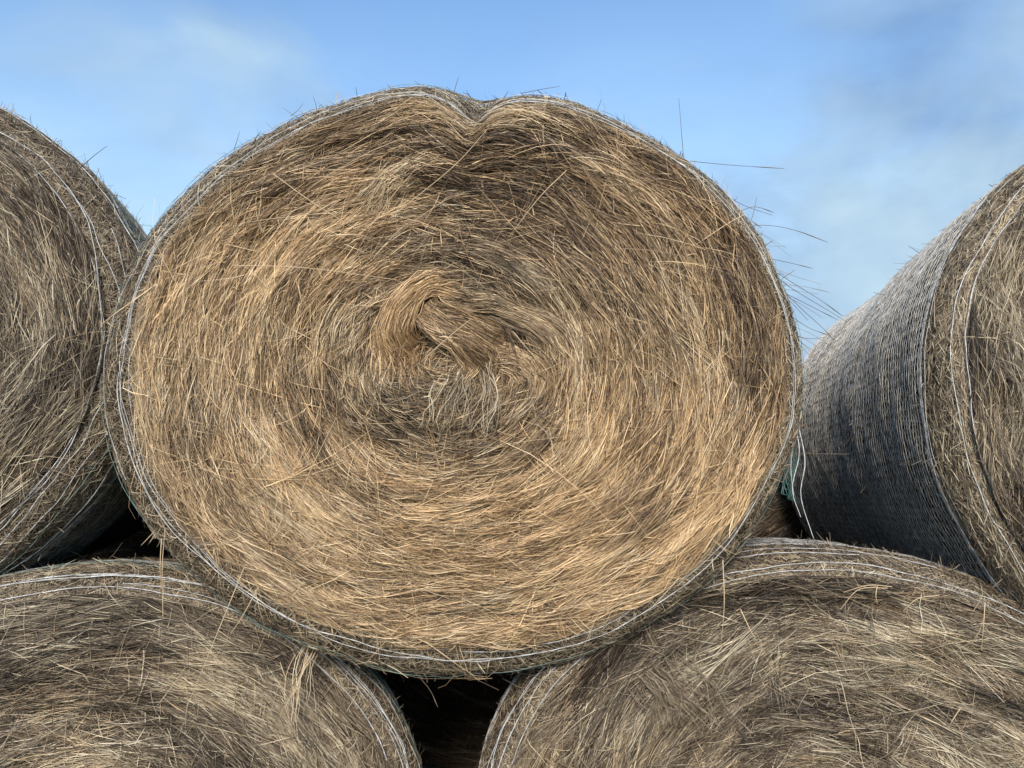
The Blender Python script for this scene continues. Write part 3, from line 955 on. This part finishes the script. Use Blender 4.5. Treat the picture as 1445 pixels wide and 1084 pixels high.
b5.face(pile, 3400, 6, messy=0.12, length=0.10, width=(0.0004, 0.00075), jit=0.15, tadd=0.09, wdr=(0.012, 0.03), lift=1.25, hcoh=0.6)
b5.stray(pile, 900, length=0.020, tone=0.60, lift=0.003, wm=1.7)
b5.stray(pile, 120, length=0.06, tone=0.66, lift=0.008, wm=2.0)
b5.stray(pile, 1800, tone=0.60, length=0.08)
b5.side(pile, 32000, (0.0, 1.7), al_rng=(-0.3, 3.4), power=2.0, fuzz=0.14, tone=0.48, dirn=1.1)
b5.side(pile, 1700, (0.5, 1.25), al_rng=(-0.3, 3.4), fuzz=1.0, dirn=1.2, tone=0.44, length=0.018, fz=0.0035)
pile.build('hay_body', [M_STRAW, M_CORE], b5.root)
b5.net(0.018, (-0.09, 0.6), (-0.3, 3.4), NETMATS['white'], rad=0.0005, mixw=0.25, zig=0.022)
b5.strings([(0.30, 0.10, 20, 175, 0, 1.2), (0.12, 0.10, 40, 175, 0, 1.0), (0.50, 0.15, 85, 178, 0, 1.0), (0.65, 0.15, 70, 120, 0, 0.9), (0.4, 0.15, 120, 178, 0, 1.0)], STR)
for pts, dep in [([(1252, 830), (1212, 832), (1186, 860)], (1.64, 1.62, 1.62)), ([(1258, 828), (1225, 826), (1190, 836)], (1.64, 1.62, 1.63)),
                 ([(1238, 826), (1236, 840), (1238, 852)], (1.63, 1.62, 1.62)), ([(1020, 790), (1022, 850), (1018, 905)], (1.66, 1.63, 1.64)),
                 ([(1390, 850), (1388, 880), (1385, 918)], (1.64, 1.62, 1.63)), ([(1045, 860), (1062, 895), (1082, 925)], (1.64, 1.62, 1.64)),
                 ([(1325, 840), (1295, 845), (1275, 862)], (1.64, 1.62, 1.63)), ([(1355, 1000), (1345, 1015), (1338, 1028)], (1.63, 1.61, 1.62))]:
    b5.stalk(pts, dep, tone=0.82, warm=0.55, rad=0.0010)
p = MeshPile()
b5.tuft(p, [(900, 920), (930, 960), (960, 1000), (975, 1050)], [0.01, 0.035, 0.035, 0.02], 130, 0.028, 0.46, 0.08, fan=1.6, ln=(0.25, 0.8))
p.build('grey_lock', [M_STRAW], b5.root)
b5.label('brown shaggy hay bale in the lower right corner under the white netted one')

# ------------------------------------------------------------------ second row, added to darken the gaps; the upper one stays unseen
for sd_, cx_, zb_, a_, b_, txt in [(67, -0.10, 0, 0.79, 0.665, 'hay bale toned dark as shade, glimpsed in the black gap under the golden bale'),
                              (71, -1.68, 0, 0.78, 0.725, 'added hay bale, toned dark as shade, behind the gap between the left upper bale and the golden one'),
                              (73, 1.48, 0, 0.78, 0.725, 'added hay bale, toned dark as shade, behind the gap right of the golden one'),
                              (79, 0.22, 1.18, 0.74, 0.60, 'unseen hay bale added behind the golden one to keep sky light out of the gaps')]:
    bb = Bale(sd_, (cx_, 3.36 if zb_ == 0 else 3.30, zb_ + b_), a_, b_, 1.2, yaw=2, taper=0.03, tone=0.20, warm=0.1)  # low tone puts the shade of the gaps into the hay colour
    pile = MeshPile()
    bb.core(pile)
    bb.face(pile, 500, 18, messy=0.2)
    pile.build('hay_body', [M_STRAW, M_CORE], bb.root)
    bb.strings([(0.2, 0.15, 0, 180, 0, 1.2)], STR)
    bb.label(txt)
